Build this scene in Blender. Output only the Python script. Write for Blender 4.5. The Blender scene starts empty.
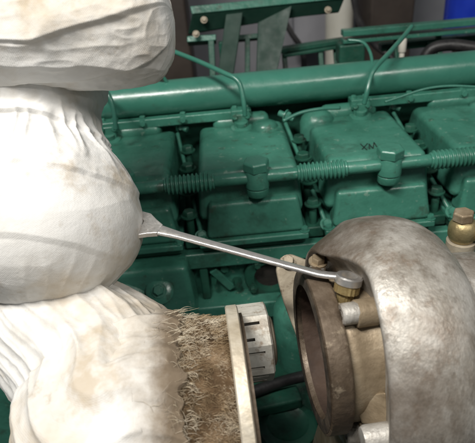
import bpy, bmesh, math, random
import numpy as np
from mathutils import Vector, Matrix
R = math.radians
random.seed(7)
rng = np.random.default_rng(7)

# ------------------------------------------------------------------ camera
scene = bpy.context.scene
F_PX, CX, CY = 520.0, 237.5, 221.5          # focal length and centre in photo pixels (475 x 443)
PITCH, ROLL, YAW = R(30), R(5.5), R(0)
CAM = np.array([0.0, 0.0, 1.8])
fw = np.array([math.sin(YAW)*math.cos(PITCH), math.cos(YAW)*math.cos(PITCH), -math.sin(PITCH)])
r0 = np.array([math.cos(YAW), -math.sin(YAW), 0.0])
u0 = np.cross(r0, fw)
camR = math.cos(ROLL)*r0 - math.sin(ROLL)*u0
camU = math.sin(ROLL)*r0 + math.cos(ROLL)*u0
cd = bpy.data.cameras.new('camera'); cam = bpy.data.objects.new('camera', cd)
scene.collection.objects.link(cam); scene.camera = cam
cd.sensor_fit = 'HORIZONTAL'; cd.sensor_width = 36; cd.lens = 36*F_PX/475
cd.clip_start = 0.02; cd.clip_end = 60
M = Matrix(((camR[0], camU[0], -fw[0], CAM[0]), (camR[1], camU[1], -fw[1], CAM[1]), (camR[2], camU[2], -fw[2], CAM[2]), (0, 0, 0, 1)))
cam.matrix_world = M
cd.dof.use_dof = True; cd.dof.focus_distance = 0.56; cd.dof.aperture_fstop = 9

def ray(u, v):
    return fw + camR*(u-CX)/F_PX - camU*(v-CY)/F_PX
def px(u, v, d=None, y=None, z=None):
    r = ray(u, v)
    if y is not None: d = (y-CAM[1])/r[1]
    if z is not None: d = (z-CAM[2])/r[2]
    return CAM + d*r
def dep(p): return float(np.dot(np.asarray(p)-CAM, fw))

# ------------------------------------------------------------------ world and lamps
world = bpy.data.worlds.new('World'); scene.world = world; world.use_nodes = True
bg = world.node_tree.nodes['Background']; bg.inputs[0].default_value = (0.80, 0.90, 0.95, 1); bg.inputs[1].default_value = 0.11
def lamp(name, loc, target, sx, sy, power, col):
    l = bpy.data.lights.new(name, 'AREA'); l.shape = 'RECTANGLE'; l.size = sx; l.size_y = sy; l.energy = power; l.color = col
    o = bpy.data.objects.new(name, l); scene.collection.objects.link(o); o.location = loc
    o.rotation_euler = (Vector(target)-Vector(loc)).to_track_quat('-Z', 'Y').to_euler()
    return o
lamp('ceiling_lamp', (-0.50, -0.12, 2.85), (-0.05, 0.5, 1.45), 0.8, 0.16, 35, (1.0, 0.965, 0.91))
lamp('ceiling_lamp', (0.70, -0.45, 2.7), (0.2, 0.4, 1.4), 0.8, 0.16, 10, (1.0, 0.96, 0.9))
scene.view_settings.view_transform = 'Standard'; scene.view_settings.look = 'None'
scene.view_settings.exposure = 0; scene.view_settings.gamma = 1; scene.view_settings.use_curve_mapping = False
scene.render.engine = 'CYCLES'

# ------------------------------------------------------------------ noise
_perm = rng.permutation(256); _perm = np.concatenate([_perm, _perm, _perm])
_grad = rng.normal(size=(256, 3)); _grad /= np.linalg.norm(_grad, axis=1)[:, None]
def pn(P):
    P = np.asarray(P, float); I = np.floor(P).astype(int); f = P-I; I &= 255
    w = f*f*f*(f*(f*6-15)+10); out = 0
    for dx in (0, 1):
        for dy in (0, 1):
            for dz in (0, 1):
                h = _perm[_perm[_perm[(I[..., 0]+dx) & 255]+((I[..., 1]+dy) & 255)]+((I[..., 2]+dz) & 255)]
                g = _grad[h]; d = f-np.array([dx, dy, dz])
                out = out + (g*d).sum(-1)*np.where(dx, w[..., 0], 1-w[..., 0])*np.where(dy, w[..., 1], 1-w[..., 1])*np.where(dz, w[..., 2], 1-w[..., 2])
    return out
def fbm(P, o=3):
    P = np.asarray(P, float); s = 0; a = 1
    for k in range(o): s = s+a*pn(P*2**k+17.3*k); a *= .5
    return s
def ridge(P): return 1-np.minimum(1, np.abs(pn(P))*2.6)

# ------------------------------------------------------------------ materials
def mat(name, cols, scale=8.0, rough=(0.4, 0.6), metallic=0.0, bump=0.1, bscale=120.0, detail=6, stretch=(1, 1, 1), spots=None, spec=0.5, coat=0.0, bump2=None, contrast=(0.3, 0.7), rust=None):
    m = bpy.data.materials.new(name); m.use_nodes = True
    nt = m.node_tree; N = nt.nodes; L = nt.links; b = N['Principled BSDF']
    tc = N.new('ShaderNodeTexCoord'); geo = N.new('ShaderNodeNewGeometry'); mp = N.new('ShaderNodeMapping'); mp.inputs['Scale'].default_value = stretch
    L.new(geo.outputs['Position'], mp.inputs['Vector'])
    n = N.new('ShaderNodeTexNoise'); n.inputs['Scale'].default_value = scale; n.inputs['Detail'].default_value = detail; n.inputs['Roughness'].default_value = 0.62
    L.new(mp.outputs[0], n.inputs['Vector'])
    cr = N.new('ShaderNodeValToRGB'); cr.color_ramp.elements.remove(cr.color_ramp.elements[1])
    k = len(cols)
    for i, c in enumerate(cols):
        pos = contrast[0]+(contrast[1]-contrast[0])*i/max(1, k-1)
        e = cr.color_ramp.elements[0] if i == 0 else cr.color_ramp.elements.new(pos)
        e.position = pos; e.color = (*c, 1)
    L.new(n.outputs['Fac'], cr.inputs[0]); col = cr.outputs[0]
    for (sc, lo, hi, amt, c) in (spots or []):
        n2 = N.new('ShaderNodeTexNoise'); n2.inputs['Scale'].default_value = sc; n2.inputs['Detail'].default_value = 5; n2.inputs['Roughness'].default_value = 0.68
        L.new(mp.outputs[0], n2.inputs['Vector'])
        mr = N.new('ShaderNodeMapRange'); mr.inputs[1].default_value = lo; mr.inputs[2].default_value = hi; mr.inputs[4].default_value = amt
        L.new(n2.outputs['Fac'], mr.inputs[0])
        mx = N.new('ShaderNodeMix'); mx.data_type = 'RGBA'; L.new(mr.outputs[0], mx.inputs[0]); L.new(col, mx.inputs[6]); mx.inputs[7].default_value = (*c, 1)
        col = mx.outputs[2]
    L.new(col, b.inputs['Base Color'])
    n3 = N.new('ShaderNodeTexNoise'); n3.inputs['Scale'].default_value = scale*3.1; n3.inputs['Detail'].default_value = 5; L.new(mp.outputs[0], n3.inputs['Vector'])
    mr = N.new('ShaderNodeMapRange'); mr.inputs[1].default_value = .3; mr.inputs[2].default_value = .7; mr.inputs[3].default_value = rough[0]; mr.inputs[4].default_value = rough[1]
    L.new(n3.outputs['Fac'], mr.inputs[0]); L.new(mr.outputs[0], b.inputs['Roughness'])
    b.inputs['Metallic'].default_value = metallic; b.inputs['Specular IOR Level'].default_value = spec
    if coat: b.inputs['Coat Weight'].default_value = coat; b.inputs['Coat Roughness'].default_value = 0.2
    nb = N.new('ShaderNodeTexNoise'); nb.inputs['Scale'].default_value = bscale; nb.inputs['Detail'].default_value = 2; L.new(mp.outputs[0], nb.inputs['Vector'])
    bp = N.new('ShaderNodeBump'); bp.inputs['Strength'].default_value = bump; bp.inputs['Distance'].default_value = 0.002
    L.new(nb.outputs['Fac'], bp.inputs['Height'])
    last = bp
    if bump2:
        nb2 = N.new('ShaderNodeTexNoise'); nb2.inputs['Scale'].default_value = bump2[1]; nb2.inputs['Detail'].default_value = 4; L.new(mp.outputs[0], nb2.inputs['Vector'])
        bp2 = N.new('ShaderNodeBump'); bp2.inputs['Strength'].default_value = bump2[0]; bp2.inputs['Distance'].default_value = 0.006
        L.new(nb2.outputs['Fac'], bp2.inputs['Height']); L.new(bp.outputs[0], bp2.inputs['Normal']); last = bp2
    L.new(last.outputs[0], b.inputs['Normal'])
    return m
def add_weave(m, pitch=.0016, strength=.10):
    nt = m.node_tree; N = nt.nodes; L = nt.links; b = N['Principled BSDF']; old = b.inputs['Normal'].links[0].from_socket
    at = N.new('ShaderNodeAttribute'); at.attribute_name = 'weave'
    nz = N.new('ShaderNodeTexNoise'); nz.inputs['Scale'].default_value = 25; L.new(at.outputs['Vector'], nz.inputs['Vector'])
    wm = N.new('ShaderNodeVectorMath'); wm.operation = 'MULTIPLY_ADD'; L.new(nz.outputs['Color'], wm.inputs[0]); wm.inputs[1].default_value = (.006, .006, 0); L.new(at.outputs['Vector'], wm.inputs[2])
    sp_ = N.new('ShaderNodeSeparateXYZ'); L.new(wm.outputs[0], sp_.inputs[0]); out = []
    for k in (0, 1):
        a = N.new('ShaderNodeMath'); a.operation = 'MULTIPLY'; L.new(sp_.outputs[k], a.inputs[0]); a.inputs[1].default_value = 2*math.pi/pitch
        s_ = N.new('ShaderNodeMath'); s_.operation = 'SINE'; L.new(a.outputs[0], s_.inputs[0]); out.append(s_)
    mm = N.new('ShaderNodeMath'); mm.operation = 'MULTIPLY'; L.new(out[0].outputs[0], mm.inputs[0]); L.new(out[1].outputs[0], mm.inputs[1])
    bp = N.new('ShaderNodeBump'); bp.inputs['Strength'].default_value = strength; bp.inputs['Distance'].default_value = .0006
    L.new(mm.outputs[0], bp.inputs['Height']); L.new(old, bp.inputs['Normal']); L.new(bp.outputs[0], b.inputs['Normal'])
def add_stain(m, centre, radius, col, amt, nscale=30, axis=None):
    """a stain spreading from a point, or from a plane across axis, with a broken edge"""
    nt = m.node_tree; N = nt.nodes; L = nt.links; b = N['Principled BSDF']; old = b.inputs['Base Color'].links[0].from_socket
    geo = N.new('ShaderNodeNewGeometry'); sb = N.new('ShaderNodeVectorMath'); sb.operation = 'SUBTRACT'; L.new(geo.outputs['Position'], sb.inputs[0]); sb.inputs[1].default_value = tuple(centre)
    if axis is None: q = N.new('ShaderNodeVectorMath'); q.operation = 'LENGTH'; L.new(sb.outputs[0], q.inputs[0]); dist = q.outputs['Value']
    else: q = N.new('ShaderNodeVectorMath'); q.operation = 'DOT_PRODUCT'; L.new(sb.outputs[0], q.inputs[0]); q.inputs[1].default_value = tuple(axis); dist = q.outputs['Value']
    nz = N.new('ShaderNodeTexNoise'); nz.inputs['Scale'].default_value = nscale; nz.inputs['Detail'].default_value = 6; nz.inputs['Roughness'].default_value = .68; L.new(geo.outputs['Position'], nz.inputs['Vector'])
    k = N.new('ShaderNodeMath'); k.operation = 'MULTIPLY_ADD'; L.new(nz.outputs['Fac'], k.inputs[0]); k.inputs[1].default_value = radius*1.5; L.new(dist, k.inputs[2])
    mr = N.new('ShaderNodeMapRange'); mr.inputs[1].default_value = radius*.85; mr.inputs[2].default_value = radius*1.75; mr.inputs[3].default_value = amt; mr.inputs[4].default_value = 0; L.new(k.outputs[0], mr.inputs[0])
    mx = N.new('ShaderNodeMix'); mx.data_type = 'RGBA'; L.new(mr.outputs[0], mx.inputs[0]); L.new(old, mx.inputs[6]); mx.inputs[7].default_value = (*col, 1); L.new(mx.outputs[2], b.inputs['Base Color'])
GRIME = [(9, .54, .68, .6, (0.016, 0.034, 0.022)), (38, .58, .68, .55, (0.035, 0.04, 0.025)), (80, .63, .68, .6, (0.20, 0.30, 0.24)), (150, .68, .76, .3, (0.13, 0.28, 0.21))]
green = mat('green_engine_paint', [(0.030, 0.126, 0.088), (0.044, 0.176, 0.126), (0.060, 0.214, 0.158)], 14, (0.22, 0.48), 0, 0.25, 160, spots=GRIME, bump2=(0.12, 30), coat=0.15)
green_pipe = mat('glossy_green_pipe_paint', [(0.032, 0.142, 0.102), (0.046, 0.182, 0.134)], 10, (0.20, 0.42), 0, 0.16, 120, spots=[(30, .62, .74, .4, (0.04, 0.07, 0.05))], coat=0.3)
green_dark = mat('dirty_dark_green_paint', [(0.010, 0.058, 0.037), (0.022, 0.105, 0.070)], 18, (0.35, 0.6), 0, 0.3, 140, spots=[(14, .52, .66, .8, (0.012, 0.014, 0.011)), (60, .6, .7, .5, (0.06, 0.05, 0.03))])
cloth = mat('white_glass_cloth', [(0.50, 0.465, 0.41), (0.66, 0.648, 0.622), (0.72, 0.715, 0.70)], 9, (0.8, 0.95), 0, 0.12, 420, spots=[(6, .50, .66, .7, (0.46, 0.375, 0.26)), (13, .54, .68, .6, (0.40, 0.31, 0.195)), (34, .62, .74, .45, (0.34, 0.26, 0.16))], spec=0.15, bump2=(0.10, 60)); add_weave(cloth)
cloth_dirty = mat('soiled_cloth', [(0.27, 0.225, 0.165), (0.47, 0.42, 0.34), (0.60, 0.565, 0.50)], 22, (0.85, 0.95), 0, 0.5, 380, spots=[(26, .56, .68, .6, (0.22, 0.16, 0.10)), (70, .57, .69, .5, (0.15, 0.11, 0.07))], spec=0.1, bump2=(0.3, 70)); add_weave(cloth_dirty)
fray_base = mat('singed_insulation', [(0.035, 0.022, 0.012), (0.09, 0.058, 0.032), (0.20, 0.14, 0.085)], 45, (0.85, 0.95), 0, 0.8, 300, spec=0.1, bump2=(0.6, 90))
fibre = mat('loose_fibre', [(0.10, 0.065, 0.035), (0.30, 0.22, 0.13), (0.62, 0.55, 0.43)], 30, (0.8, 0.95), 0, 0.1, 300, spec=0.15)
thread_m = mat('pale_thread', [(0.30, 0.23, 0.145), (0.50, 0.43, 0.32), (0.66, 0.60, 0.49)], 40, (0.8, 0.95), 0, 0.1, 300, spec=0.15)
cast = mat('weathered_cast_iron', [(0.17, 0.142, 0.112), (0.27, 0.245, 0.210), (0.41, 0.388, 0.350), (0.54, 0.52, 0.485)], 13, (0.38, 0.60), 0.35, 0.30, 320,
           spots=[(6, .48, .64, .75, (0.145, 0.112, 0.085)), (24, .55, .64, .6, (0.19, 0.14, 0.10)), (40, .50, .68, .45, (0.56, 0.545, 0.51)), (95, .52, .66, .5, (0.13, 0.105, 0.08))], bump2=(0.05, 70), stretch=(1.25, 1.25, .55))
cast_neck = mat('tan_stained_iron', [(0.17, 0.125, 0.075), (0.30, 0.235, 0.155), (0.40, 0.34, 0.25)], 22, (0.4, 0.65), 0.3, 0.3, 200, spots=[(40, .6, .7, .6, (0.10, 0.065, 0.04))])
flange_m = mat('scorched_iron', [(0.045, 0.032, 0.022), (0.10, 0.072, 0.048), (0.19, 0.148, 0.108)], 28, (0.45, 0.7), 0.35, 0.4, 200, spots=[(50, .62, .7, .5, (0.34, 0.28, 0.2))])
bore_m = mat('rusty_bore', [(0.030, 0.017, 0.011), (0.075, 0.045, 0.030)], 20, (0.7, 0.9), 0, 0.4, 150)
plate_m = mat('dusty_beige_metal', [(0.20, 0.165, 0.115), (0.34, 0.29, 0.215), (0.44, 0.39, 0.30)], 24, (0.45, 0.7), 0.1, 0.3, 160, spots=[(40, .58, .68, .7, (0.12, 0.08, 0.05))])
ring_m = mat('tarnished_steel_ring', [(0.38, 0.32, 0.23), (0.52, 0.46, 0.36), (0.62, 0.57, 0.48)], 30, (0.4, 0.6), 0.3, 0.3, 200, spots=[(50, .6, .7, .6, (0.18, 0.11, 0.06))])
collar_m = mat('pale_slotted_steel', [(0.30, 0.27, 0.22), (0.52, 0.50, 0.44), (0.62, 0.60, 0.55)], 30, (0.4, 0.6), 0.15, 0.3, 160, spots=[(38, .53, .64, .8, (0.22, 0.145, 0.08)), (14, .50, .60, .6, (0.20, 0.15, 0.10))])
chrome = mat('worn_chrome', [(0.58, 0.555, 0.53), (0.72, 0.705, 0.685)], 60, (0.26, 0.40), 0.82, 0.15, 300, spots=[(120, .62, .7, .5, (0.25, 0.2, 0.15))])
brass = mat('dull_brass', [(0.30, 0.23, 0.11), (0.50, 0.41, 0.22)], 45, (0.36, 0.55), 0.7, 0.2, 300)
brass_tooth = mat('grimy_brass_nut', [(0.24, 0.17, 0.07), (0.42, 0.33, 0.16)], 80, (0.35, 0.5), 0.6, 0.3, 300)
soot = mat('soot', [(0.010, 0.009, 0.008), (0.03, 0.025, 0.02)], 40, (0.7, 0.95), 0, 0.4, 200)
soot_face = mat('baked_soot', [(0.018, 0.014, 0.011), (0.05, 0.038, 0.028), (0.11, 0.085, 0.06)], 50, (0.5, 0.8), 0.1, 0.4, 200)
rubber = mat('black_rubber', [(0.012, 0.012, 0.013), (0.03, 0.028, 0.028)], 30, (0.35, 0.55), 0, 0.2, 200)
wall_m = mat('grey_painted_wall', [(0.24, 0.24, 0.26), (0.34, 0.34, 0.37)], 3, (0.6, 0.8), 0, 0.1, 60)
white_m = mat('cream_pipe_paint', [(0.60, 0.58, 0.50), (0.72, 0.71, 0.64)], 10, (0.4, 0.6), 0, 0.1, 60)
blue_m = mat('blue_gloss_paint', [(0.012, 0.035, 0.42), (0.02, 0.06, 0.55)], 10, (0.25, 0.4), 0, 0.1, 60)
brown_m = mat('dark_brown_duct', [(0.03, 0.022, 0.018), (0.06, 0.045, 0.036)], 6, (0.5, 0.7), 0, 0.2, 60)
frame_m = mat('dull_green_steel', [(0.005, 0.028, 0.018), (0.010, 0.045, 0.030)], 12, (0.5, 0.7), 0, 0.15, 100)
floor_m = mat('dark_floor_plate', [(0.03, 0.032, 0.03), (0.06, 0.06, 0.055)], 6, (0.5, 0.7), 0.2, 0.2, 60)
ink = mat('marker_ink', [(0.012, 0.03, 0.025), (0.02, 0.04, 0.03)], 60, (0.5, 0.6), 0, 0.05, 200)

# ------------------------------------------------------------------ mesh helpers
COL = scene.collection
WP = {}
def empty(name, loc, label, cat, group=None):
    o = bpy.data.objects.new(name, None); COL.objects.link(o); o.location = tuple(loc); o.empty_display_size = .05
    WP[o.name] = np.array(loc, float); o['label'] = label; o['category'] = cat
    if group: o['group'] = group
    return o
def tag(o, label, cat, group=None):
    o['label'] = label; o['category'] = cat
    if group: o['group'] = group
    return o
def obj(name, geom, m, parent=None, bevel=0, smooth=40, seg=2, weave=None, recalc=True):
    V, Fc = geom; V = np.asarray(V, float)
    c = (V.min(0)+V.max(0))/2
    me = bpy.data.meshes.new(name); me.from_pydata((V-c).tolist(), [], [list(map(int, f)) for f in Fc]); me.materials.append(m)
    if recalc: bm = bmesh.new(); bm.from_mesh(me); bmesh.ops.recalc_face_normals(bm, faces=bm.faces); bm.to_mesh(me); bm.free()
    me.polygons.foreach_set('use_smooth', [True]*len(me.polygons))
    if not bevel and smooth < 180: me.set_sharp_from_angle(angle=R(smooth))
    if weave is not None:
        at = me.attributes.new('weave', 'FLOAT_VECTOR', 'POINT'); at.data.foreach_set('vector', np.asarray(weave, float).ravel())
    o = bpy.data.objects.new(name, me); COL.objects.link(o)
    o.location = tuple(c-(WP[parent.name] if parent else 0)); o.parent = parent; WP[o.name] = c
    if bevel:
        b = o.modifiers.new('bevel', 'BEVEL'); b.width = bevel; b.segments = seg; b.limit_method = 'ANGLE'; b.angle_limit = R(28); b.harden_normals = True
    return o
def again(o, offset, parent):
    """another of the same piece, shifted by offset in world metres, with its own sub-pieces"""
    c = o.copy(); COL.objects.link(c); w = WP[o.name]+np.array(offset)
    c.parent = parent; c.location = tuple(w-(WP[parent.name] if parent else 0)); WP[c.name] = w
    for ch in [x for x in COL.objects if x.parent == o]:
        again(ch, offset, c)
    return c
def merge(*gs):
    V = []; Fc = []
    for v, f in gs:
        n = len(V); V.extend(np.asarray(v).tolist()); Fc.extend([[i+n for i in q] for q in f])
    return np.array(V), Fc
def frame(a):
    a = np.asarray(a, float); a = a/np.linalg.norm(a)
    h = np.array([0, 0, 1.0]) if abs(a[2]) < .9 else np.array([0, 1.0, 0])
    e1 = np.cross(h, a); e1 /= np.linalg.norm(e1); e2 = np.cross(a, e1)
    return a, e1, e2
def box(x0, x1, y0, y1, z0, z1):
    V = np.array([[x, y, z] for z in (z0, z1) for y in (y0, y1) for x in (x0, x1)])
    return V, [[0, 2, 3, 1], [4, 5, 7, 6], [0, 1, 5, 4], [2, 6, 7, 3], [0, 4, 6, 2], [1, 3, 7, 5]]
def hexa(lo, hi):     # 8-point block: four bottom corners, four top corners
    return np.array(list(lo)+list(hi), float), [[3, 2, 1, 0], [4, 5, 6, 7]]+[[i, (i+1) % 4, 4+(i+1) % 4, 4+i] for i in range(4)]
def frust(xc, w0, w1, y00, y01, y10, y11, z0, z1):
    return hexa([(xc-w0, y00, z0), (xc+w0, y00, z0), (xc+w0, y01, z0), (xc-w0, y01, z0)], [(xc-w1, y10, z1), (xc+w1, y10, z1), (xc+w1, y11, z1), (xc-w1, y11, z1)])
def bar(p, q, w, h, up=(0, 0, 1)):
    p = np.array(p); q = np.array(q); a = (q-p)/np.linalg.norm(q-p); s = np.cross(a, up); s /= np.linalg.norm(s); u = np.cross(s, a)
    c = [(-w/2, -h/2), (w/2, -h/2), (w/2, h/2), (-w/2, h/2)]
    return hexa([p+s*i+u*j for i, j in c], [q+s*i+u*j for i, j in c])
def lathe(c, axis, prof, n=40, cap=True, nfun=None, phase=0):
    a, e1, e2 = frame(axis); c = np.asarray(c, float); V = []; Fc = []
    for (s, r) in prof:
        for k in range(n):
            t = 2*math.pi*k/n+phase; rr = r*(nfun(t, s) if nfun else 1)
            V.append(c+a*s+(e1*math.cos(t)+e2*math.sin(t))*rr)
    for i in range(len(prof)-1):
        for k in range(n): k2 = (k+1) % n; Fc.append([i*n+k, i*n+k2, (i+1)*n+k2, (i+1)*n+k])
    if cap: Fc.append(list(range(n))); Fc.append([(len(prof)-1)*n+k for k in range(n)])
    return np.array(V), Fc
def cyl(p, q, r, n=24):
    p = np.array(p, float); q = np.array(q, float); L_ = np.linalg.norm(q-p); b = min(r*.18, L_*.2)
    return lathe(p, q-p, [(0, r-b), (b*.3, r-b*.3), (b, r), (L_-b, r), (L_-b*.3, r-b*.3), (L_, r-b)], n)
def smooth_path(P, n=12):
    P = [np.array(p, float) for p in P]; Q = [2*P[0]-P[1]]+P+[2*P[-1]-P[-2]]; out = []
    for i in range(1, len(Q)-2):
        for k in range(n):
            t = k/n; a, b, c, d = Q[i-1], Q[i], Q[i+1], Q[i+2]
            out.append(.5*((2*b)+(c-a)*t+(2*a-5*b+4*c-d)*t*t+(3*b-a-3*c+d)*t**3))
    out.append(P[-1]); return np.array(out)
def tube(path, r, n=14):
    P = np.asarray(path, float); V = []; Fc = []; rr = np.broadcast_to(r, (len(P),))
    T = np.gradient(P, axis=0); T /= np.linalg.norm(T, axis=1)[:, None]
    _, e1, e2 = frame(T[0])
    for i in range(len(P)):
        e1 = e1-T[i]*np.dot(e1, T[i]); e1 /= np.linalg.norm(e1); e2 = np.cross(T[i], e1)
        for k in range(n): t = 2*math.pi*k/n; V.append(P[i]+(e1*math.cos(t)+e2*math.sin(t))*rr[i])
    for i in range(len(P)-1):
        for k in range(n): k2 = (k+1) % n; Fc.append([i*n+k, i*n+k2, (i+1)*n+k2, (i+1)*n+k])
    Fc.append(list(range(n))); Fc.append([(len(P)-1)*n+k for k in range(n)])
    return np.array(V), Fc
def hexbolt(p, axis, r, h, washer=True, n=6, phase=0.3):
    g = lathe(p, axis, [(0, r), (h*.85, r), (h, r*.86)], n, phase=phase)
    if washer: g = merge(lathe(p, axis, [(-.0005, r*1.35), (h*.18, r*1.35)], 20), g)
    return g

# ================================================================== SETTING
def structure(o): o['kind'] = 'structure'; return o
structure(obj('floor', box(-3, 3, -1.5, 3.2, -0.05, 0), floor_m))
structure(obj('wall', box(-3, 3, 2.3, 2.4, 0.002, 3.4), wall_m))

# ================================================================== ENGINE
engine = empty('diesel_engine', (0.1, 1.0, 0.0), 'green painted engine with a row of rocker covers, ribbed hoses and long rear pipe', 'engine')
PITCHX = 0.2
tubeP = px(257, 177, d=0.78); YT, ZT = tubeP[1], tubeP[2]; X0 = tubeP[0]
ZTOP = ZT+0.006; YF = YT+0.012
block = obj('engine_block', merge(box(-0.75, 0.95, YF+.012, YF+.42, 0.25, ZT-.125)), green, engine, .006)
obj('block_ledge', box(-0.75, 0.95, YF-.012, YF+.05, ZT-.128-.03, ZT-.128), green, engine, .004)
obj('block_ledge', box(-0.75, 0.95, YF-.03, YF+.05, ZT-.26, ZT-.225), green, engine, .004)
obj('engine_bed', box(-0.75, 0.95, YF-.1, YF+.5, 0.001, 0.25), green_dark, engine, .006)
YB = px(250, 122, z=ZTOP)[1]
print('YF', YF, 'YB', YB, 'ZT', ZT, 'X0', X0)
def cover(xc, idx):
    xu = xc; xc = xc-.012
    V, Fc = frust(xc, .084, .077, YF-.002, YB+.03, YF+.010, YB, ZT-.075, ZTOP)
    root = obj('rocker_cover', (V, Fc), green, engine, .011, seg=3)
    # raised pad on the front, flared to the foot
    obj('front_pad', frust(xc+.004, .078, .070, YF-.020, YF+.02, YF-.010, YF+.02, ZT-.098, ZT-.040), green, root, .007, seg=3)
    obj('foot_flange', box(xc-.087, xc+.087, YF-.026, YB+.04, ZT-.110, ZT-.0985), green, root, .003)
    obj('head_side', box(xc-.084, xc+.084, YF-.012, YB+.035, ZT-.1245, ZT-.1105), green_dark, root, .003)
    # half-round ridge along the back with a lump at one end
    zr = ZTOP+.004
    obj('rear_ridge', lathe((xc-.052, YB-.004, zr), (1, 0, 0), [(0, .003), (.002, .010), (.007, .0145), (.012, .016), (.092, .016), (.098, .0145), (.103, .010), (.105, .003)], 24), green, root)
    g = lathe((xc+.042, YB-.032, ZTOP-.012), (0, .1, 1), [(0, .026), (.014, .024), (.020, .020), (.0235, .012), (.0245, .002)], 28)
    if idx == 1: g = lathe((xc-.058, YB-.024, ZTOP-.030), (-.1, .1, 1), [(0, .034), (.030, .031), (.040, .026), (.047, .016), (.0495, .003)], 28)
    if idx != -1: obj('corner_boss', g, green, root)
    # side lugs low down with a bolt
    for s in (-1, 1):
        p = np.array((xc+s*.081, YF-.018, ZT-.0985))
        obj('cover_bolt', hexbolt(p, (0, 0, 1), .0058, .0075), green, root)
    # hexagon union on the water rail
    cy = YT+.001
    un = obj('union', lathe((xu, cy, ZT-.030), (0, 0, 1), [(0, .0150), (.003, .0172), (.012, .0172), (.013, .0160), (.015, .0160), (.0155, .0182), (.040, .0182), (.0425, .0168)], 32), green, root)
    obj('hexagon_cap', lathe((xu, cy, ZT+.0128), (0.0, -.05, 1), [(0, .0205), (.0125, .0205), (.0150, .0178)], 6, phase=.25+.3*idx), green, un, .0012)
    return root
covers = {}
for i in (-1, 0, 1, 2): covers[i] = cover(X0+i*PITCHX, i)
# water rail: plain tube lengths between ribbed sleeves
ribs = [(0, .0098), (.0012, .0118), (.003, .0118)]
s = .0045; nr = 11
prof = list(ribs)
for k in range(nr):
    b = .0035+k*.0062
    for (ds, r) in ((0, .0112), (.0008, .0122), (.0017, .0142), (.0027, .0149), (.0037, .0142), (.0046, .0122), (.0054, .0112)): prof.append((b+ds, r))
prof += [(.0720, .0112), (.0728, .0118), (.0746, .0118), (.0756, .0098)]
for i in (-1, 0, 1, 2):
    xm = X0+(i-.5)*PITCHX-.002
    obj('ribbed_hose', lathe((xm-.0378, YT, ZT), (1, 0, 0), prof, 32), green, engine, smooth=70)
    xa = X0+i*PITCHX
    obj('water_pipe', cyl((xa-PITCHX/2+.0353, YT, ZT), (xa+.0, YT, ZT), .0095), green, engine)
    obj('water_pipe', cyl((xa+.0, YT, ZT), (xa+PITCHX/2-.0393, YT, ZT), .0095), green, engine)
# dark gap fillings between covers: studs, rods, lumps
for i in (-1, 0, 1):
    xg = X0+(i+.5)*PITCHX-.008
    for (dy, dz, r) in ((.015, -.07, .010), (.06, -.05, .012), (.11, -.03, .011), (.155, -.015, .010)):
        g = merge(cyl((xg-.004, YF+dy, ZT-.124), (xg-.004, YF+dy, ZT+dz), r*.62, 16), hexbolt((xg-.004, YF+dy, ZT+dz), (0, 0, 1), r, .010))
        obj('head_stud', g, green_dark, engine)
    a = px(294+i*133, 126-14*i, z=ZTOP-.002)
    obj('push_rod_tube', cyl((xg-.022, YB-.02, ZTOP-.002), (xg+.014, YF-.012, ZT-.098), .0036, 12), green, engine)
    obj('push_rod_nut', hexbolt((xg+.013, YF-.010, ZT-.096), (.2, -.6, .7), .008, .008), green, engine)
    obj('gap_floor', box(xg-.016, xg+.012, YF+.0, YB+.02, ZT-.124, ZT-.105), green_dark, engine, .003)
    obj('fuel_union', merge(cyl((xg-.03, YB+.012, ZTOP+.008), (xg-.004, YB-.006, ZTOP-.001), .006, 16), hexbolt((xg-.018, YB+.004, ZTOP+.004), (1, -.7, -.3), .009, .009)), green, engine)
# big rear pipe
pp = px(250, 90, d=0.97); YP, ZP = pp[1], pp[2]; RP = 0.0325
obj('rear_pipe', lathe((-0.55, YP, ZP), (1, 0, 0), [(0, RP), (1.5, RP)], 64), green_pipe, engine)
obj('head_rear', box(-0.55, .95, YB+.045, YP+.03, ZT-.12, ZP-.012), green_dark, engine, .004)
# flat rails over the covers, ends with clamp blocks
def rail(u0_, v0_, u1_, v1_, bolts, posts):
    A = px(u0_, v0_, y=YB-.008); B = px(u1_, v1_, y=YB-.008); zr = (A[2]+B[2])/2; A[2] = B[2] = zr
    root = obj('flat_rail', box(A[0], B[0], A[1]-.009, A[1]+.009, zr-.011, zr+.0058), green, engine, .0025)
    for f in bolts:
        x = A[0]+(B[0]-A[0])*f
        obj('rail_bolt', hexbolt((x, A[1]-.0088, zr-.001), (0, -1, 0.1), .0058, .0055), green, root)
        obj('rail_nut', hexbolt((x, A[1], zr+.0054), (0, 0, 1), .0055, .005), green, root)
    for f in posts:
        x = A[0]+(B[0]-A[0])*f
        g = merge(box(x-.013, x+.013, A[1]-.020, A[1]+.008, ZTOP-.004, zr+.002), box(x-.017, x+.017, A[1]-.016, A[1]+.012, zr-.011, zr+.0085))
        p = obj('rail_clamp', g, green, root, .0025)
        obj('clamp_washer', lathe((x, A[1]-.018, ZTOP-.001), (0, -.15, 1), [(0, .020), (.003, .020), (.0045, .017), (.0046, .010), (.012, .010)], 28), green, p)
        for sx in (-.011, .012):
            obj('clamp_bolt', hexbolt((x+sx, A[1]-.0175, zr-.002), (0, -1, .1), .0052, .006), green, p)
            obj('clamp_nut', hexbolt((x+sx*.9, A[1]-.002, zr+.0082), (0, 0, 1), .0048, .005), green, p)
    return A, B, zr
rail(97, 126, 251, 111, (.30, .56), (.08, .93))
rail(350, 104, 490, 87, (.42, .8), (.06,))
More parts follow.
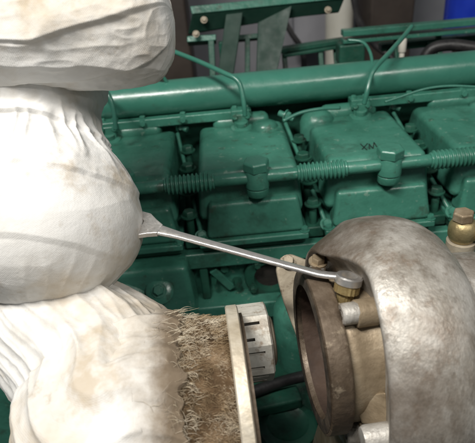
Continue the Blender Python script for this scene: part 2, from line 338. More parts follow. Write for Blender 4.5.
# slim pipes rising from the rails
def slim(pts, name='injector_pipe', r=.0042):
    obj(name, tube(smooth_path(pts, 10), r, 14), green_pipe, engine, smooth=180)
def wire(L_): return [px(u, v, d=d) for (u, v, d) in L_]
slim(wire([(245, 116, .885), (244, 104, .875), (241, 88, .87), (236, 79, .87), (224, 73, .88), (200, 62, .91), (175, 52, .94), (160, 46, .96)]))
slim(wire([(364, 104, .885), (367, 92, .875), (371, 76, .875), (377, 66, .88), (390, 52, .91), (404, 36, .95), (412, 26, .97)]))
slim(wire([(366, 100, .90), (371, 78, .93), (372, 62, .95), (369, 50, .96), (362, 42, .97), (348, 40, .98)]), r=.003)
slim(wire([(116, 130, .885), (114, 112, .875), (109, 96, .87), (100, 86, .88), (85, 78, .9)]))
slim(wire([(152, 70, .93), (157, 74, .93), (163, 77, .94), (168, 84, .95)]), r=.0032)
slim(wire([(385, 102, .90), (400, 97, .90), (425, 89, .90), (450, 86, .90), (480, 87, .90)]), 'thin_wire_pipe', .0022)
slim(wire([(283, 121, .88), (300, 113, .885), (320, 109, .89), (340, 108, .9)]), 'thin_wire_pipe', .003)
# pencilled letters on the third cover
def stroke(p, q, w=.0016):
    a = px(*p, z=ZTOP+.0004); b = px(*q, z=ZTOP+.0004); d = (b-a)/np.linalg.norm(b-a); n_ = np.array([-d[1], d[0], 0])*w/2
    z = np.array([0, 0, .0005])
    return hexa([a-n_-z, b-n_-z, b+n_-z, a+n_-z], [a-n_+z, b-n_+z, b+n_+z, a+n_+z])
sk = [((360.5, 144), (367, 150)), ((367.5, 143.5), (362, 149.5)), ((369, 144), (369.5, 149)), ((369, 144), (373, 148.5)), ((373, 148.5), (374, 142.5)), ((374, 142.5), (377, 147))]
obj('marker_letters', merge(*[stroke(p, q) for p, q in sk]), ink, covers[1])
# lower part seen behind the spanner: ports and soot
for i in (-1, 0, 1):
    xc = X0+i*PITCHX
    zc_ = ZT-.192
    for (dx, dz, r_, h_) in ((-.065, -.172, .008, .012), (-.046, -.205, .006, .018), (.075, -.176, .008, .012), (.066, -.21, .0065, .02), (-.085, -.19, .005, .025)):
        obj('block_bolt', hexbolt((xc+dx, YF+.0118, ZT+dz), (0, -1, .1), r_, h_), green_dark, engine)
    obj('block_rib', box(xc+.093, xc+.107, YF-.008, YF+.014, ZT-.2245, ZT-.1585), green_dark, engine, .003)
    obj('lifting_bracket', bar((xc-.055, YF+.006, ZT-.215), (xc-.085, YF-.002, ZT-.168), .014, .007, up=(0, 1, 0)), green, engine, .002)
    g = lathe((xc+.012, YF+.013, zc_), (0, -1, 0), [(0, .045), (.016, .045), (.019, .042), (.019, .029), (.004, .027)], 36, cap=False)
    pr = obj('exhaust_port', g, green_dark, engine)
    obj('port_soot', lathe((xc+.012, YF+.008, zc_), (0, -1, 0), [(0, .0285), (.001, .0285)], 28), soot, pr)
    for t in (.6, 2.2, 3.7, 5.3):
        obj('port_stud', hexbolt((xc+.012+.037*math.cos(t), YF-.006, zc_+.037*math.sin(t)), (0, -1, 0), .006, .008), green_dark, pr)
# knob and shelf low on the left
kp = px(160, 291, y=YF-.05)
kn = obj('drain_valve', merge(lathe(kp, (0.05, -.75, .66), [(-.05, .012), (0, .012), (0, .021), (.006, .022), (.009, .018), (.0095, .011), (.010, .011)], 32)), green, engine)
obj('valve_bolt', hexbolt(kp+np.array((.0005, -.75, .66))*.0098, (0.05, -.75, .66), .009, .009), green, kn)
kq = px(131, 293, y=YF-.05)
obj('valve_lever', merge(lathe(kq, (.35, -.7, .6), [(-.045, .007), (0, .010), (.002, .018), (.006, .017), (.008, .006)], 20, nfun=lambda t, s: 1+.28*math.cos(2*t+1))), green, engine)
lp = px(138, 272, y=YF-.04); obj('side_housing', frust(lp[0]+.01, .075, .068, YF-.055, YF+.02, YF-.045, YF+.02, lp[2]-.10, lp[2]+.004), green, engine, .010, seg=3)
# bracket shelf that carries the turbocharger
ZS = 1.15
sh = obj('turbo_shelf', box(-.12, .45, .30, YF+.02, ZS-.02, ZS), green_dark, engine, .004)
obj('shelf_rib', box(.06, .072, .34, YF+.01, ZS-.14, ZS-.021), green_dark, sh, .002)
obj('shelf_rib', box(.30, .312, .34, YF+.01, ZS-.14, ZS-.021), green_dark, sh, .002)
cp_ = px(288, 424, z=ZS+.02)
obj('round_cover', lathe((cp_[0], cp_[1], ZS+.0005), (0, 0, 1), [(0, .042), (.018, .042), (.021, .039), (.022, .03), (.019, .026)], 40), green_dark, engine)
q = px(300, 372, y=YF-.09)
obj('filter_housing', lathe((q[0]+.01, YF-.07, ZS+.0005), (0, 0, 1), [(0, .048), (.10, .048), (.115, .042), (.122, .03), (.125, .012)], 40), green, engine)
obj('cross_casting', bar(px(215, 415, z=ZS+.03), px(300, 396, z=ZS+.03), .030, .02), green_dark, engine, .004)
obj('oil_hose', tube(smooth_path([px(u, v, z=ZS+.05) for u, v in ((225, 402), (250, 393), (275, 384), (305, 376), (340, 372))], 10), .0085, 16), rubber, engine, smooth=180)

# ================================================================== TURBOCHARGER
PHI = R(4)
TA = np.array([math.cos(PHI), math.sin(PHI), 0]); TC = px(310, 350, d=.52)
turbo = empty('turbocharger', (TC[0]+.1, TC[1]+.02, ZS), 'grey brown cast iron turbocharger with open round inlet flange', 'turbocharger')
_, E1, E2 = frame(TA)
def tpt(s, r, t): return TC+TA*s+(E1*math.cos(t)+E2*math.sin(t))*r
RF = .0815
obj('inlet_flange', lathe(TC, TA, [(.030, .064), (0.004, .0665), (0, .069), (0, .079), (.0012, .0812), (.018, .0815), (.0205, .0795), (.0215, .066), (.030, .064)], 80, cap=False), flange_m, turbo)
obj('sooty_face', lathe(TC, TA, [(-.0004, .0655), (-.0007, .0665), (-.0007, .0772), (-.0003, .0785)], 80, cap=False), soot_face, turbo)
obj('inlet_bore', lathe(TC, TA, [(.006, .0652), (.05, .058), (.075, .050), (.085, .040), (.087, .0001)], 64, cap=False), bore_m, turbo)
obj('inlet_neck', lathe(TC, TA, [(.0205, .0700), (.024, .0725), (.032, .0725), (.037, .0705), (.044, .072), (.058, .074), (.068, .080)], 80, cap=False), cast_neck, turbo)
# volute: swept body with a slowly growing radius and cast unevenness
def volute():
    prof = [(.044, .072), (.041, .084), (.037, .097), (.033, .107), (.028, .1140), (.0255, .1180), (.0262, .1215), (.033, .1245), (.048, .1280), (.064, .1304), (.079, .1310), (.093, .1288), (.106, .1240), (.118, .1160), (.128, .1055), (.135, .0930), (.140, .080), (.142, .070)]
    n = 220; sm = smooth_path([(s, r, 0) for s, r in prof], 5)[:, :2]
    V = []; Fc = []
    for (s_, r_) in sm:
        for k in range(n):
            t = 2*math.pi*k/n
            tt = (t-1.15)/.75; tt = min(1, max(0, tt)); up = tt*tt*(3-2*tt); dn = min(1, max(0, (5.2-t)/1.4)); face = max(0, min(1, (.075-s_)/.05))
            ds = (.0165-.007*min(1, max(0, (t-1.9)/1.1)))*up*dn*face
            t3 = min(1, max(0, (t-1.25)/.7)); t3 = t3*t3*(3-2*t3); far = (1-t3) if t < 3.5 else (1-dn); s_far = -.009*far*face; r_far = 1-.15*far*max(0, min(1, (.056-s_)/.030))
            gr = 1+.05*math.sin(t-2.2)
            k_ = max(0, (r_-.1)/.03)
            V.append(TC+TA*(s_+ds+s_far)+(E1*math.cos(t)+E2*math.sin(t))*(r_*r_far*(1+(gr-1)*k_)))
    V = np.array(V); C0 = TC+TA*.08; D = V-C0; D /= np.linalg.norm(D, axis=1)[:, None]
    V += D*(fbm(V*22, 3)*.0013+fbm(V*90+9, 2)*.0004)[:, None]
    m_ = len(sm)
    for i in range(m_-1):
        for k in range(n): k2 = (k+1) % n; Fc.append([i*n+k, i*n+k2, (i+1)*n+k2, (i+1)*n+k])
    Fc.append([(m_-1)*n+k for k in range(n)])
    return V, Fc
volute_m = cast.copy(); volute_m.name = 'heat_tinted_cast_iron'
add_stain(volute_m, px(322, 240, d=.53), .095, (0.085, 0.058, 0.038), .9, 26)
add_stain(volute_m, px(415, 415, d=.385), .055, (0.13, 0.10, 0.075), .7, 60)
add_stain(volute_m, px(455, 330, d=.38), .035, (0.20, 0.13, 0.085), .5, 70)
obj('volute', volute(), volute_m, turbo, smooth=180)
obj('rear_housing', lathe(TC, TA, [(.141, .078), (.18, .075), (.185, .056), (.25, .054)], 48), cast, turbo)
# bolts round the neck
for t in (2.04, 3.9, 5.4, .5):
    p = tpt(.036, .083, t); rad = (E1*math.cos(t)+E2*math.sin(t))
    b = obj('neck_boss', merge(lathe(p-TA*.004-rad*.004, TA, [(0, .0125), (.02, .0125)], 24)), cast_neck, turbo, .0015)
    obj('bolt_head', lathe(p-TA*.002-rad*.001, -TA, [(0, .0098), (.013, .0098), (.0145, .0085), (.0146, .005), (.011, .0045)], 28), cast, b)
# plate behind the flange on the engine side, with lug
def plate_geom():
    pts = [(282, 257), (291, 254), (311, 262), (322, 300), (322, 335), (298, 334), (290, 322), (284, 303), (279, 285), (277, 270)]
    base = TC+TA*.034+np.array([0, .045, 0])
    P = []
    for (u, v) in pts:
        r = ray(u, v); d = np.dot(base-CAM, TA)/np.dot(r, TA); P.append(CAM+d*r)
    return P
P = []
PD = .60
for (u, v) in [(281, 258), (291, 254), (312, 262), (326, 300), (326, 338), (298, 340), (291, 322), (284, 303), (279, 285), (276, 270)]: P.append(px(u, v, d=PD))
P = np.array(P); nP = len(P); th = fw*.012
obj('inlet_plate', (np.vstack([P, P+th]), [list(range(nP)), list(range(nP, 2*nP))[::-1]]+[[i, (i+1) % nP, nP+(i+1) % nP, nP+i] for i in range(nP)]), plate_m, turbo, .003)
obj('plate_bolt', hexbolt(px(288, 262, d=PD-.0002), -fw+camU*.5, .0065, .007), plate_m, turbo)
obj('plate_bolt', hexbolt(px(318, 262, d=.53), -fw*.6+camU*.8, .0072, .007), cast_neck, turbo)
# foot
fp = px(378, 432, d=.43); 
obj('mounting_foot', merge(frust(fp[0]+.022, .05, .03, TC[1]-.05, TC[1]+.09, TC[1]-.05, TC[1]+.05, ZS+.0005, TC[2]-.095)), cast_neck, turbo, .006)
ob = px(377, 437, d=.445)
obj('oil_boss', lathe(ob, -TA, [(-.03, .0115), (.010, .0115), (.013, .010), (.0135, .006)], 28), cast, turbo)
obj('neck_web', hexa([px(352, 396, d=.475), px(386, 392, d=.450), px(388, 428, d=.455), px(362, 424, d=.47)], [px(352, 396, d=.495), px(386, 392, d=.480), px(388, 428, d=.485), px(362, 424, d=.49)]), cast_neck, turbo, .002)

# ================================================================== BRASS FITTING
bp_ = px(463, 228, d=.66)
fit = empty('pipe_fitting', (bp_[0], bp_[1], bp_[2]-.12), 'small brass hexagon union on a pale pipe beside the turbocharger', 'fitting')
obj('ball_body', lathe(bp_-np.array((0, 0, .018)), (0, 0, 1), [(0, .013), (.003, .0155), (.008, .0175), (.016, .018), (.023, .0170), (.028, .014), (.030, .011)], 32), brass, fit)
obj('hexagon_nut', lathe(bp_+np.array((-.002, 0, .0125)), (0, 0, 1), [(0, .0135), (.010, .0135), (.012, .012)], 6), cast_neck, fit, .001)
obj('side_outlet', lathe(bp_+np.array((.012, -.006, -.004)), (1, -.35, 0), [(0, .011), (.012, .011), (.0122, .014), (.024, .014)], 24), brass, fit)
obj('lower_union', lathe(bp_-np.array((0, 0, .0445)), (0, 0, 1), [(0, .021), (.002, .0180), (.011, .0180), (.0115, .0165), (.014, .0165), (.0145, .018), (.026, .018), (.027, .012)], 32), plate_m, fit)
obj('riser', cyl(bp_-np.array((0, 0, .25)), bp_-np.array((0, 0, .0446)), .016), plate_m, fit)

# ================================================================== LAGGED EXHAUST PIPE
BD = R(3); BA = np.array([math.cos(BD), math.sin(BD), 0]); RC = px(241, 410, d=.50); RR = .096
lag = empty('lagged_exhaust_pipe', (RC[0]-.2, RC[1], RC[2]-.2), 'exhaust pipe wrapped in bulging soiled white cloth, frayed at its ringed end', 'exhaust pipe')
_, B1, B2 = frame(BA)
def pxr(n_, d): return n_*d/F_PX
def loft(name, P, rx, ry, m, fold, n=200, k=14, cap=True, side=None, rag=0):
    """a cloth sleeve along path P; rx, ry are radii across; fold(theta, w, pos) gives the wrinkle height in metres"""
    C = smooth_path(P, k); w = np.linspace(0, 1, len(C)); wi = np.linspace(0, 1, len(rx))
    def sm(a): return smooth_path([(x, y, 0) for x, y in zip(wi, a)], 40)
    a = sm(rx); b = sm(ry); RX = np.interp(w, a[:, 0], a[:, 1]); RY = np.interp(w, b[:, 0], b[:, 1])
    T = np.gradient(C, axis=0); T /= np.linalg.norm(T, axis=1)[:, None]
    e1 = np.array(side if side is not None else -camR, float); rows = []
    th_ = np.linspace(0, 2*math.pi, n, endpoint=False)
    for i in range(len(C)):
        e1 = e1-T[i]*np.dot(e1, T[i]); e1 /= np.linalg.norm(e1); e2 = np.cross(T[i], e1)
        D = np.outer(np.cos(th_), e1)*RX[i]+np.outer(np.sin(th_), e2)*RY[i]
        Dn = D/np.maximum(1e-6, np.linalg.norm(D, axis=1))[:, None]
        pos = C[i]+D
        if rag:
            g_ = max(0, (w[i]-.72)/.28)**1.5; q_ = np.stack([np.cos(th_)*4, np.sin(th_)*4, th_*0+3.3], -1)
            pos = pos+np.outer((fbm(q_, 5)*1.6-.2)*rag*g_, T[i])
        rows.append(pos+Dn*fold(th_, np.full(n, w[i]), pos)[:, None])
    V = np.vstack(rows); Fc = []; m_ = len(C)
    idx = np.arange(n); idx2 = (idx+1) % n
    for i in range(m_-1): Fc.extend(np.stack([i*n+idx, i*n+idx2, (i+1)*n+idx2, (i+1)*n+idx], 1).tolist())
    if cap: Fc.append(list(range(n))); Fc.append([(m_-1)*n+q for q in range(n)])
    arc = np.concatenate([[0], np.cumsum(np.linalg.norm(np.diff(C, axis=0), axis=1))]); W_ = np.zeros((m_, n, 3)); rm = float(np.mean(RX))
    W_[:, :, 0] = th_[None, :]*rm; W_[:, :, 1] = arc[:, None]
    return obj(name, (V, Fc), m, lag, smooth=180, weave=W_.reshape(-1, 3))
def folds(sa, sw, amp, seed, fine=.0009, low=.004):
    def f(th, w, pos):
        c = np.stack([np.cos(th)*sa, np.sin(th)*sa, w*sw+seed], -1)
        c = c+.35*np.stack([fbm(pos*14+seed, 2), fbm(pos*14+seed+31, 2), fbm(pos*14+seed+57, 2)], -1)
        r = ridge(c)**2*.7+ridge(c*2.1+5)**2*.3
        return low*fbm(pos*11+seed, 2)+amp*(r-.3)+fine*fbm(pos*90+seed, 2)
    return f
def wrap_edge(x, h):     # overlapping turns of bandage: each turn rises gently and ends in a short step
    fr = x-np.floor(x); return h*(np.where(fr < .92, (fr/.92)**2.2, 1-(fr-.92)/.08)-.3)
def upper_fold(th, w, pos):
    f1 = folds(1.6, 2.2, .0030, 3.1, low=.007)(th, w, pos)
    return f1+wrap_edge(th/(2*math.pi)*7+w*.8+.35*fbm(pos*9+2, 2), .0040)
# upper roll of cloth, lying across
d1 = .50
loft('upper_wrap', [px(-90, 30, d=d1), px(-20, 30, d=d1), px(60, 26, d=d1), px(110, 22, d=d1), px(140, 19, d=d1), px(158, 16, d=d1), px(168, 14, d=d1), px(173, 13, d=d1)],
     [pxr(x, d1) for x in (60, 62, 64, 66, 63, 50, 33, 6)], [pxr(x, d1) for x in (60, 60, 62, 64, 60, 48, 30, 6)], cloth, upper_fold, n=420, k=26, side=camU*.3+fw)
# column between the rolls, swelling into the big hanging bulge
d3 = .55
COLP = [(20, -60, .57), (30, 20, .57), (35, 70, .565), (37, 105, .562), (37, 128, .560), (36, 150, .5575), (36, 172, .555), (36, 200, .552), (36, 228, .549), (36, 256, .546), (35, 280, .5435), (33, 298, .5415), (32, 311, .540)]
CR = [(50, 50), (60, 60), (67, 66), (66, 66), (64, 64), (74, 72), (90, 86), (102, 96), (107, 100), (99, 94), (78, 76), (46, 46), (10, 10)]
def column_fold(th, w, pos):
    f1 = folds(1.0, 6.0, .0040, 11.7, low=.005)(th, w, pos)*(1-.75*np.clip((w-.5)/.12, 0, 1))+.0035*fbm(pos*9+4, 3)*np.clip((w-.5)/.12, 0, 1); a = 35*(w-.36+.02*np.sin(th*2+1)); b = 40*(w-.27+.03*np.sin(th+.5))
    pl = np.stack([np.cos(th)*4.5, np.sin(th)*4.5, w*5], -1)+.3*np.stack([fbm(pos*14+8, 2)]*3, -1)
    gate = np.exp(-((w-.40)/.09)**2)+.35*np.exp(-((w-.85)/.08)**2)
    return f1-.0035*np.exp(-a*a)-.003*np.exp(-b*b)+.0045*gate*(ridge(pl)**2-.3)+wrap_edge(w*5.2+.16*np.sin(th+2.6)+.30*fbm(pos*8+6, 2), .0034*(1-.45*np.clip((w-.5)/.15, 0, 1)))
loft('bulging_wrap', [px(u, v, d=d) for u, v, d in COLP], [pxr(a, d3) for a, b in CR], [pxr(b, d3) for a, b in CR], cloth, column_fold, n=360, k=44)
# skirt drawn over the elbow down to the horizontal pipe
HP = lambda s: RC+BA*s
def skirt_fold(th, w, pos):
    c = np.stack([np.cos(th)*2.6, np.sin(th)*2.6, w*1.6+40], -1)
    c = c+.4*np.stack([fbm(pos*12+3, 2), fbm(pos*12+41, 2), fbm(pos*12+77, 2)], -1)
    r = ridge(c)**2*.7+ridge(c*2.0+3)**2*.3
    c2 = np.stack([np.cos(th)*1.5, np.sin(th)*1.5, w*1.2+7], -1)+.25*np.stack([fbm(pos*9+13, 2)]*3, -1)
    return .005*fbm(pos*11, 2)+.0045*(r-.35)+.008*(ridge(c2)**1.5-.4)+.0010*fbm(pos*95, 2)
skirt_m = cloth.copy(); skirt_m.name = 'white_cloth_soiled_at_the_end'
add_stain(skirt_m, HP(-.052), .048, (0.27, 0.225, 0.170), .9, 34, axis=-BA)
add_stain(skirt_m, HP(-.054), .020, (0.12, 0.085, 0.052), .8, 80, axis=-BA)
loft('skirt_wrap', [px(22, 262, d=.615), px(30, 294, d=.60), px(62, 330, d=.57), px(108, 374, d=.535), HP(-.114), HP(-.085), HP(-.060), HP(-.044)],
     [pxr(x, .52) for x in (50, 64, 76, 86, 97, 101, 100, 94)], [pxr(x, .52) for x in (50, 66, 80, 90, 100, 101, 100, 94)], skirt_m, skirt_fold, n=460, k=36, rag=.010)
obj('frayed_insulation', (lambda g: (g[0]+(fbm(g[0]*60, 3)*.0022)[:, None]*0+np.outer(fbm(g[0]*55, 3)*.002, camU), g[1]))(lathe(RC, BA, [(-.14, .088), (-.06, .090), (-.05, .0905), (-.04, .0915), (-.03, .092), (-.02, .0915), (-.012, .0905), (-.006, .09), (-.002, .089)], 200)), fray_base, lag, smooth=180)
# loose fibres
def fibres(n, s0, s1, r0_, lmin, lmax, wid, lift, bias=1.3, swirl=2.6, K=5):
    u = rng.random((n, 4)); s_ = s0+(s1-s0)*u[:, 0]**bias; t = u[:, 1]*2*math.pi
    rad = np.outer(np.cos(t), B1)+np.outer(np.sin(t), B2); tan = -np.outer(np.sin(t), B1)+np.outer(np.cos(t), B2)
    p = RC+np.outer(s_, BA)+rad*r0_; L_ = lmin+(lmax-lmin)*u[:, 2]
    a = fbm(p*38, 2)*swirl+rng.normal(0, .4, n)-.3; cur = rng.normal(0, .9, n)+fbm(p*60+3, 2)*1.5; li = np.abs(rng.normal(0, lift, n)); rr = r0_+fbm(p*45, 3)*.0030
    pts = []
    for k in range(K):
        f = k/(K-1); an = a+cur*f
        q = RC+np.outer(s_, BA)+rad*rr[:, None]+(np.outer(np.cos(an), BA)+tan*np.sin(an)[:, None])*(L_*f)[:, None]+rad*(li*L_*math.sin(f*2.5)-.0004+.0006*f)[:, None]
        pts.append(q)
    P_ = np.stack(pts, 1); W_ = wid*(.6+.8*u[:, 3])
    V = np.empty((n, K, 3, 3)); tp = np.array([1, 1, .95, .8, .3])[:K]
    for c in range(3):
        ph = 2*math.pi*c/3; V[:, :, c] = P_+(rad*math.cos(ph)+np.cross(rad, BA+tan*.5)*math.sin(ph))[:, None, :]*(W_[:, None]*tp[None, :])[:, :, None]
    base = (np.arange(n)*K*3)[:, None]; Fc = []
    for k in range(K-1):
        for c in range(3):
            c2 = (c+1) % 3; Fc.append(base+np.array([k*3+c, k*3+c2, (k+1)*3+c2, (k+1)*3+c]))
    return V.reshape(-1, 3), np.concatenate(Fc).tolist()
fo = obj('loose_fibres', merge(fibres(20000, -.054, -.003, .0908, .0025, .0065, .00018, .10, 1.15), fibres(5000, -.054, -.022, .0925, .003, .008, .00020, .15, 1.5)), fibre, lag, smooth=180)
fo['kind'] = 'stuff'
thr = obj('loose_threads', merge(fibres(2200, -.058, -.034, .0940, .004, .011, .00022, .18, 1.0), fibres(500, -.075, -.045, .1, .006, .02, .00018, .12, 1.0)), thread_m, lag, smooth=180); thr['kind'] = 'stuff'
# ring and slotted collar
obj('end_ring', lathe(RC, BA, [(-.0035, .088), (-.0035, .0985), (-.0022, .1002), (.0072, .1002), (.0085, .0985), (.0085, .060)], 120, cap=False), ring_m, lag)
obj('ring_lip', lathe(RC, BA, [(.0088, .050), (.0088, .0915), (.012, .0915), (.0122, .050)], 100, cap=False), flange_m, lag)
cc = px(250, 343, d=.575); NO = 8; ro = .043
def octo(s, r, t): return cc+BA*s+(B1*math.cos(t)+B2*math.sin(t))*r
ap = ro*math.cos(math.pi/NO); hf = ro*math.sin(math.pi/NO)
def collar():
    V = []; Fc = []; floors = []
    def add(q, out=None):
        n_ = len(V); V.extend(q); nv = np.cross(q[1]-q[0], q[2]-q[0]); Fc.append([n_, n_+1, n_+2, n_+3] if np.dot(nv, rad if out is None else out) > 0 else [n_+3, n_+2, n_+1, n_])
    for k in range(NO):
        tc_ = 2*math.pi*(k+.5)/NO+R(8); rad = B1*math.cos(tc_)+B2*math.sin(tc_); tan = -B1*math.sin(tc_)+B2*math.cos(tc_)
        P3 = lambda x, y, z=0: cc+BA*x+tan*y+rad*(ap+z)
        ys = [-hf, -.0102, -.0070, .0070, .0102, hf]; l1 = .013+.002*math.sin(k*2.1); l2 = .009+.005*math.cos(k*1.7)
        for c in range(5):
            y0, y1 = ys[c], ys[c+1]; ln = {1: l1, 3: l2}.get(c)
            if ln is None: add([P3(-.012, y0), P3(.020, y0), P3(.020, y1), P3(-.012, y1)]); continue
            x0 = -.005; add([P3(-.012, y0), P3(x0, y0), P3(x0, y1), P3(-.012, y1)]); add([P3(ln, y0), P3(.020, y0), P3(.020, y1), P3(ln, y1)])
            z = -.005
            for (a, b) in (((x0, y0), (ln, y0)), ((ln, y0), (ln, y1)), ((ln, y1), (x0, y1)), ((x0, y1), (x0, y0))): add([P3(*a), P3(*b), P3(*b, z), P3(*a, z)], P3((x0+ln)/2, (y0+y1)/2)-P3((a[0]+b[0])/2, (a[1]+b[1])/2))
            floors.append(hexa([P3(x0-.001, y0-.001, z-.002), P3(ln+.001, y0-.001, z-.002), P3(ln+.001, y1+.001, z-.002), P3(x0-.001, y1+.001, z-.002)], [P3(x0-.001, y0-.001, z), P3(ln+.001, y0-.001, z), P3(ln+.001, y1+.001, z), P3(x0-.001, y1+.001, z)]))
        h2 = hf*.93; Q = lambda x, y, r_: cc+BA*x+tan*y+rad*r_
        add([Q(.020, -hf, ap), Q(.020, hf, ap), Q(.022, h2, ap*.93), Q(.022, -h2, ap*.93)]); h3 = hf*.6; add([Q(.022, -h2, ap*.93), Q(.022, h2, ap*.93), Q(.022, h3, ap*.6), Q(.022, -h3, ap*.6)], BA)
    return (np.array(V), Fc), floors
cg, floors = collar()
col_ = obj('slotted_collar', cg, collar_m, lag, smooth=5, recalc=False)
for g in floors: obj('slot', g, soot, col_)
obj('stub_pipe', cyl(cc-BA*.01, cc+BA*.027, .028, 40), plate_m, lag)

# ================================================================== SPANNER
sl = px(155, 229, d=.540); sr = tpt(.034, .086, 1.68)
ax = (sr-sl); LEN = np.linalg.norm(ax); ax /= LEN
def nrm(tilt):
    n_ = camU*math.cos(tilt)-fw*math.sin(tilt); n_ = n_-ax*np.dot(n_, ax); return n_/np.linalg.norm(n_)
sp = empty('spanner', (sl+sr)/2, 'chrome combination spanner leaning from the white cloth to a turbocharger bolt', 'spanner')
def shaft():
    V = []; Fc = []; n = 12; m_ = 30
    for i in range(m_):
        f = i/(m_-1); nn = nrm(R(46)*(1-f)+R(13)*f); sd = np.cross(ax, nn)
        wd = .0047+.0024*max(0, 1-f*7)+.0014*max(0, (f-.86)/.14); hh = .0025
        lift = nn*(.004*max(0, (f-.88)/.12)**1.5)
        for k in range(n):
            t = 2*math.pi*k/n; c, s_ = math.cos(t), math.sin(t)
            V.append(sl+ax*LEN*f*.965+lift+sd*wd*np.sign(c)*abs(c)**.55+nn*hh*np.sign(s_)*abs(s_)**.55)
    for i in range(m_-1):
        for k in range(n): k2 = (k+1) % n; Fc.append([i*n+k, i*n+k2, (i+1)*n+k2, (i+1)*n+k])
    Fc += [list(range(n)), [(m_-1)*n+k for k in range(n)]]
    return np.array(V), Fc
obj('shaft', shaft(), chrome, sp, smooth=60)
nn = nrm(R(13)); rc = sr+nn*.0025
obj('ring_end', lathe(rc, nn, [(-.0042, .0076), (-.0042, .0112), (-.003, .0124), (.003, .0124), (.0042, .0112), (.0042, .0076), (-.0042, .0076)], 48, cap=False), chrome, sp, smooth=35)
# open jaw end
nj = nrm(R(48)); sj = np.cross(ax, nj)
jaw2 = [(.006, .0055), (-.003, .0095), (-.012, .0150), (-.022, .0150), (-.030, .0115), (-.031, .0080), (-.020, .0068), (-.0135, .0045), (-.0125, 0), (-.0135, -.0045), (-.020, -.0068), (-.028, -.0070), (-.029, -.0100), (-.022, -.0145), (-.012, -.0145), (-.003, -.0095), (.006, -.0055)]
J = np.array([sl+ax*a*1.15+sj*b*1.15 for a, b in jaw2]); nJ = len(J)
# stitched as quads between the outer and inner outline
half = []
def jawgeom():
    V = np.vstack([J-nj*.0032, J+nj*.0032]); Fc = []
    pair = [(0, 16), (1, 15), (2, 14)]
    quads = [[0, 1, 15, 16], [1, 2, 7, 8, 9, 14, 15][:], [2, 3, 6, 7], [3, 4, 5, 6], [9, 10, 13, 14], [10, 11, 12, 13]]
    for q in quads: Fc.append(q[::-1]); Fc.append([i+nJ for i in q])
    for i in range(nJ): Fc.append([i, (i+1) % nJ, nJ+(i+1) % nJ, nJ+i])
    return V, Fc
obj('open_jaw', jawgeom(), chrome, sp, .0012)
# the brass nut in the ring, on the turbocharger
obj('ribbed_nut', lathe(rc-nn*.0105, nn, [(-.012, .0075), (-.001, .0075), (-.001, .0112), (.0061, .0112)], 36, nfun=lambda t, s: 1+(.05 if int(round(t/(2*math.pi/36))) % 2 else 0)), brass_tooth, turbo, smooth=20)

# ================================================================== BACKGROUND
# green support frame above the pipe
fr = empty('support_frame', px(265, 75, d=1.25), 'green steel tray bracket with two gusset plates behind the long pipe', 'bracket')
fd = 1.22
def sheet(pts, th, m, name, par, bevel=.002):
    P = np.array([px(u, v, d=d) for u, v, d in pts]); n_ = len(P); t = fw*th
    return obj(name, (np.vstack([P, P+t]), [list(range(n_)), list(range(n_, 2*n_))[::-1]]+[[i, (i+1) % n_, n_+(i+1) % n_, n_+i] for i in range(n_)]), m, par, bevel)
sheet([(192, 14, fd), (345, -2, fd), (345, -9, fd), (190, 6, fd)], .04, green, 'tray_lip', fr)
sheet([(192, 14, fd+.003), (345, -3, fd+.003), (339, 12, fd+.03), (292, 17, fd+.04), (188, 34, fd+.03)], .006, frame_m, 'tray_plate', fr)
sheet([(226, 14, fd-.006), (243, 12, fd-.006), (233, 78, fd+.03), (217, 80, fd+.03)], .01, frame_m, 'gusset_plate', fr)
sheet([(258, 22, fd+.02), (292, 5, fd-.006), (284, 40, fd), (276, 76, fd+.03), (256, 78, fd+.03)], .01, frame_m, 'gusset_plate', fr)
sheet([(187, 36, fd+.02), (216, 34, fd+.02), (216, 40, fd+.02), (187, 42, fd+.02)], .03, green, 'angle_bar', fr)
sheet([(208, 40, fd+.02), (214, 40, fd+.02), (216, 80, fd+.04), (210, 80, fd+.04)], .02, green_dark, 'angle_post', fr)
sheet([(236, 35, fd+.06), (258, 33, fd+.06), (258, 38, fd+.06), (236, 40, fd+.06)], .02, green_dark, 'angle_bar', fr)
sheet([(245, 38, fd+.06), (250, 38, fd+.06), (250, 80, fd+.08), (245, 80, fd+.08)], .02, green_dark, 'angle_post', fr)
for u, v in ((204, 20), (196, 34), (328, 10)):
    obj('frame_bolt', hexbolt(px(u, v, d=fd-.0), -fw, .006, .006), plate_m, fr)
# handrail-like bars on the right
gb = empty('pipe_rack', px(410, 55, d=1.25), 'green steel rack of long level bars with short posts behind the long pipe', 'rack')
rd = 1.22
for (u0_, v0_, u1_, v1_, w, d) in ((342, 33, 490, 20, .014, rd), (342, 41, 490, 28, .010, rd+.02), (280, 50, 345, 40, .012, rd+.10), (283, 55, 345, 45, .008, rd+.10), (380, 47, 490, 36, .018, rd+.08)):
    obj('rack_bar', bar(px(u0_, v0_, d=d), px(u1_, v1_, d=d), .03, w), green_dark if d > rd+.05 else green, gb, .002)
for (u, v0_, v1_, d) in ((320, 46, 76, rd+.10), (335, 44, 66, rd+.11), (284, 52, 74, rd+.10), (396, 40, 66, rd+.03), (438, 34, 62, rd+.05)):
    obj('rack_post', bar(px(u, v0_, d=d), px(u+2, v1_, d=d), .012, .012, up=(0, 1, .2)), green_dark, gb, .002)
bx_ = px(352, 50, d=rd+.04); obj('junction_box', box(bx_[0]-.035, bx_[0]+.028, bx_[1]-.02, bx_[1]+.03, bx_[2]-.03, bx_[2]+.018), green_dark, gb, .006)
kx = px(402, 52, d=rd+.0); obj('cap_screw', merge(cyl(kx, kx+np.array((0, 0, .03)), .009), cyl(kx-np.array((0, 0, .02)), kx, .006)), white_m, gb)
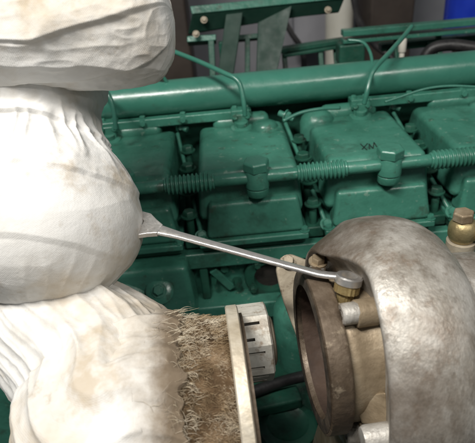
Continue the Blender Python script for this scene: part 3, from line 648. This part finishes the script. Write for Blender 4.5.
obj('rack_leg', box(px(430, 60, d=1.3)[0]-.01, px(430, 60, d=1.3)[0]+.01, px(430, 60, d=1.3)[1], px(430, 60, d=1.3)[1]+.02, .002, px(430, 40, d=1.3)[2]), green_dark, gb, .002)
obj('frame_leg', box(px(225, 60, d=1.28)[0]-.012, px(225, 60, d=1.28)[0]+.012, px(225, 60, d=1.28)[1], px(225, 60, d=1.28)[1]+.02, .002, px(225, 40, d=1.28)[2]), green_dark, fr, .002)
# far things
wp = px(339, 30, d=1.9)
tag(obj('standing_pipe', lathe((wp[0], wp[1], .001), (0, 0, 1), [(0, .05), (3.0, .05)], 40), white_m), 'cream painted upright pipe in front of the grey wall', 'pipe')
bl = px(460, 20, d=1.55)
can = empty('blue_canister', (bl[0], bl[1], bl[2]-.08), 'glossy blue canister with pale band above the green rack', 'canister')
obj('canister_body', lathe((bl[0]+.02, bl[1], bl[2]-.065), (0, 0, 1), [(0, .05), (.004, .062), (.012, .066), (.15, .066)], 40), blue_m, can)
obj('canister_band', lathe((bl[0]+.02, bl[1], bl[2]+.072), (0, 0, 1), [(0, .0675), (.016, .0675)], 40), white_m, can)
obj('canister_tail', lathe((bl[0]+.02, bl[1], .001), (0, 0, 1), [(0, .05), (bl[2]-.068, .03), (bl[2]-.0655, .02)], 24), brown_m, can)
tag(obj('rubber_hose', tube(smooth_path(wire([(424, 70, 1.20), (426, 56, 1.19), (434, 48, 1.18), (450, 45, 1.17), (470, 47, 1.16), (500, 52, 1.15)]), 10), .013, 18), rubber, smooth=180), 'black rubber hose arching over the far end of the long pipe', 'hose')
dk = px(390, 5, d=1.75)
tag(obj('duct', hexa([(dk[0]-.085, dk[1], .001), (dk[0]+.05, dk[1], .001), (dk[0]+.05, dk[1]+.2, .001), (dk[0]-.085, dk[1]+.2, .001)], [(dk[0]-.06, dk[1], dk[2]+.5), (dk[0]+.10, dk[1], dk[2]+.5), (dk[0]+.10, dk[1]+.2, dk[2]+.5), (dk[0]-.06, dk[1]+.2, dk[2]+.5)]), brown_m, None, .01), 'dark brown sheet metal duct behind the green rack', 'duct')
dk = px(180, 40, d=1.6)
tag(obj('cabinet', box(dk[0]-.35, dk[0]+.03, dk[1], dk[1]+.2, .001, dk[2]+.5), brown_m, None, .01), 'tall dark cabinet against the wall behind the white cloth', 'cabinet')

def cable(name, pts, r, m, label, cat):
    tag(obj(name, tube(smooth_path(wire(pts), 10), r, 12), m, smooth=180), label, cat)
cable('cable', [(284, 20, 1.55), (292, 34, 1.5), (300, 46, 1.45), (304, 60, 1.42), (303, 78, 1.40), (300, 95, 1.40)], .008, rubber, 'thin black cable sagging beside the green gusset plate', 'cable')
cable('cable', [(352, -12, 1.6), (356, 10, 1.58), (362, 26, 1.5), (374, 44, 1.45), (392, 58, 1.42), (405, 75, 1.40)], .010, rubber, 'thick black cable hanging between the cream pipe and brown duct', 'cable')
bxp = px(312, 30, d=2.05)
sw = empty('switch_box', (bxp[0], bxp[1], bxp[2]-.09), 'grey switch box on the wall beside the cream upright pipe', 'switch box')
obj('box_body', box(bxp[0]-.07, bxp[0]+.07, bxp[1], bxp[1]+.06, bxp[2]-.09, bxp[2]+.07), wall_m, sw, .006)
obj('box_lid', box(bxp[0]-.062, bxp[0]+.062, bxp[1]-.006, bxp[1]-.0005, bxp[2]-.082, bxp[2]+.062), wall_m, sw, .003)
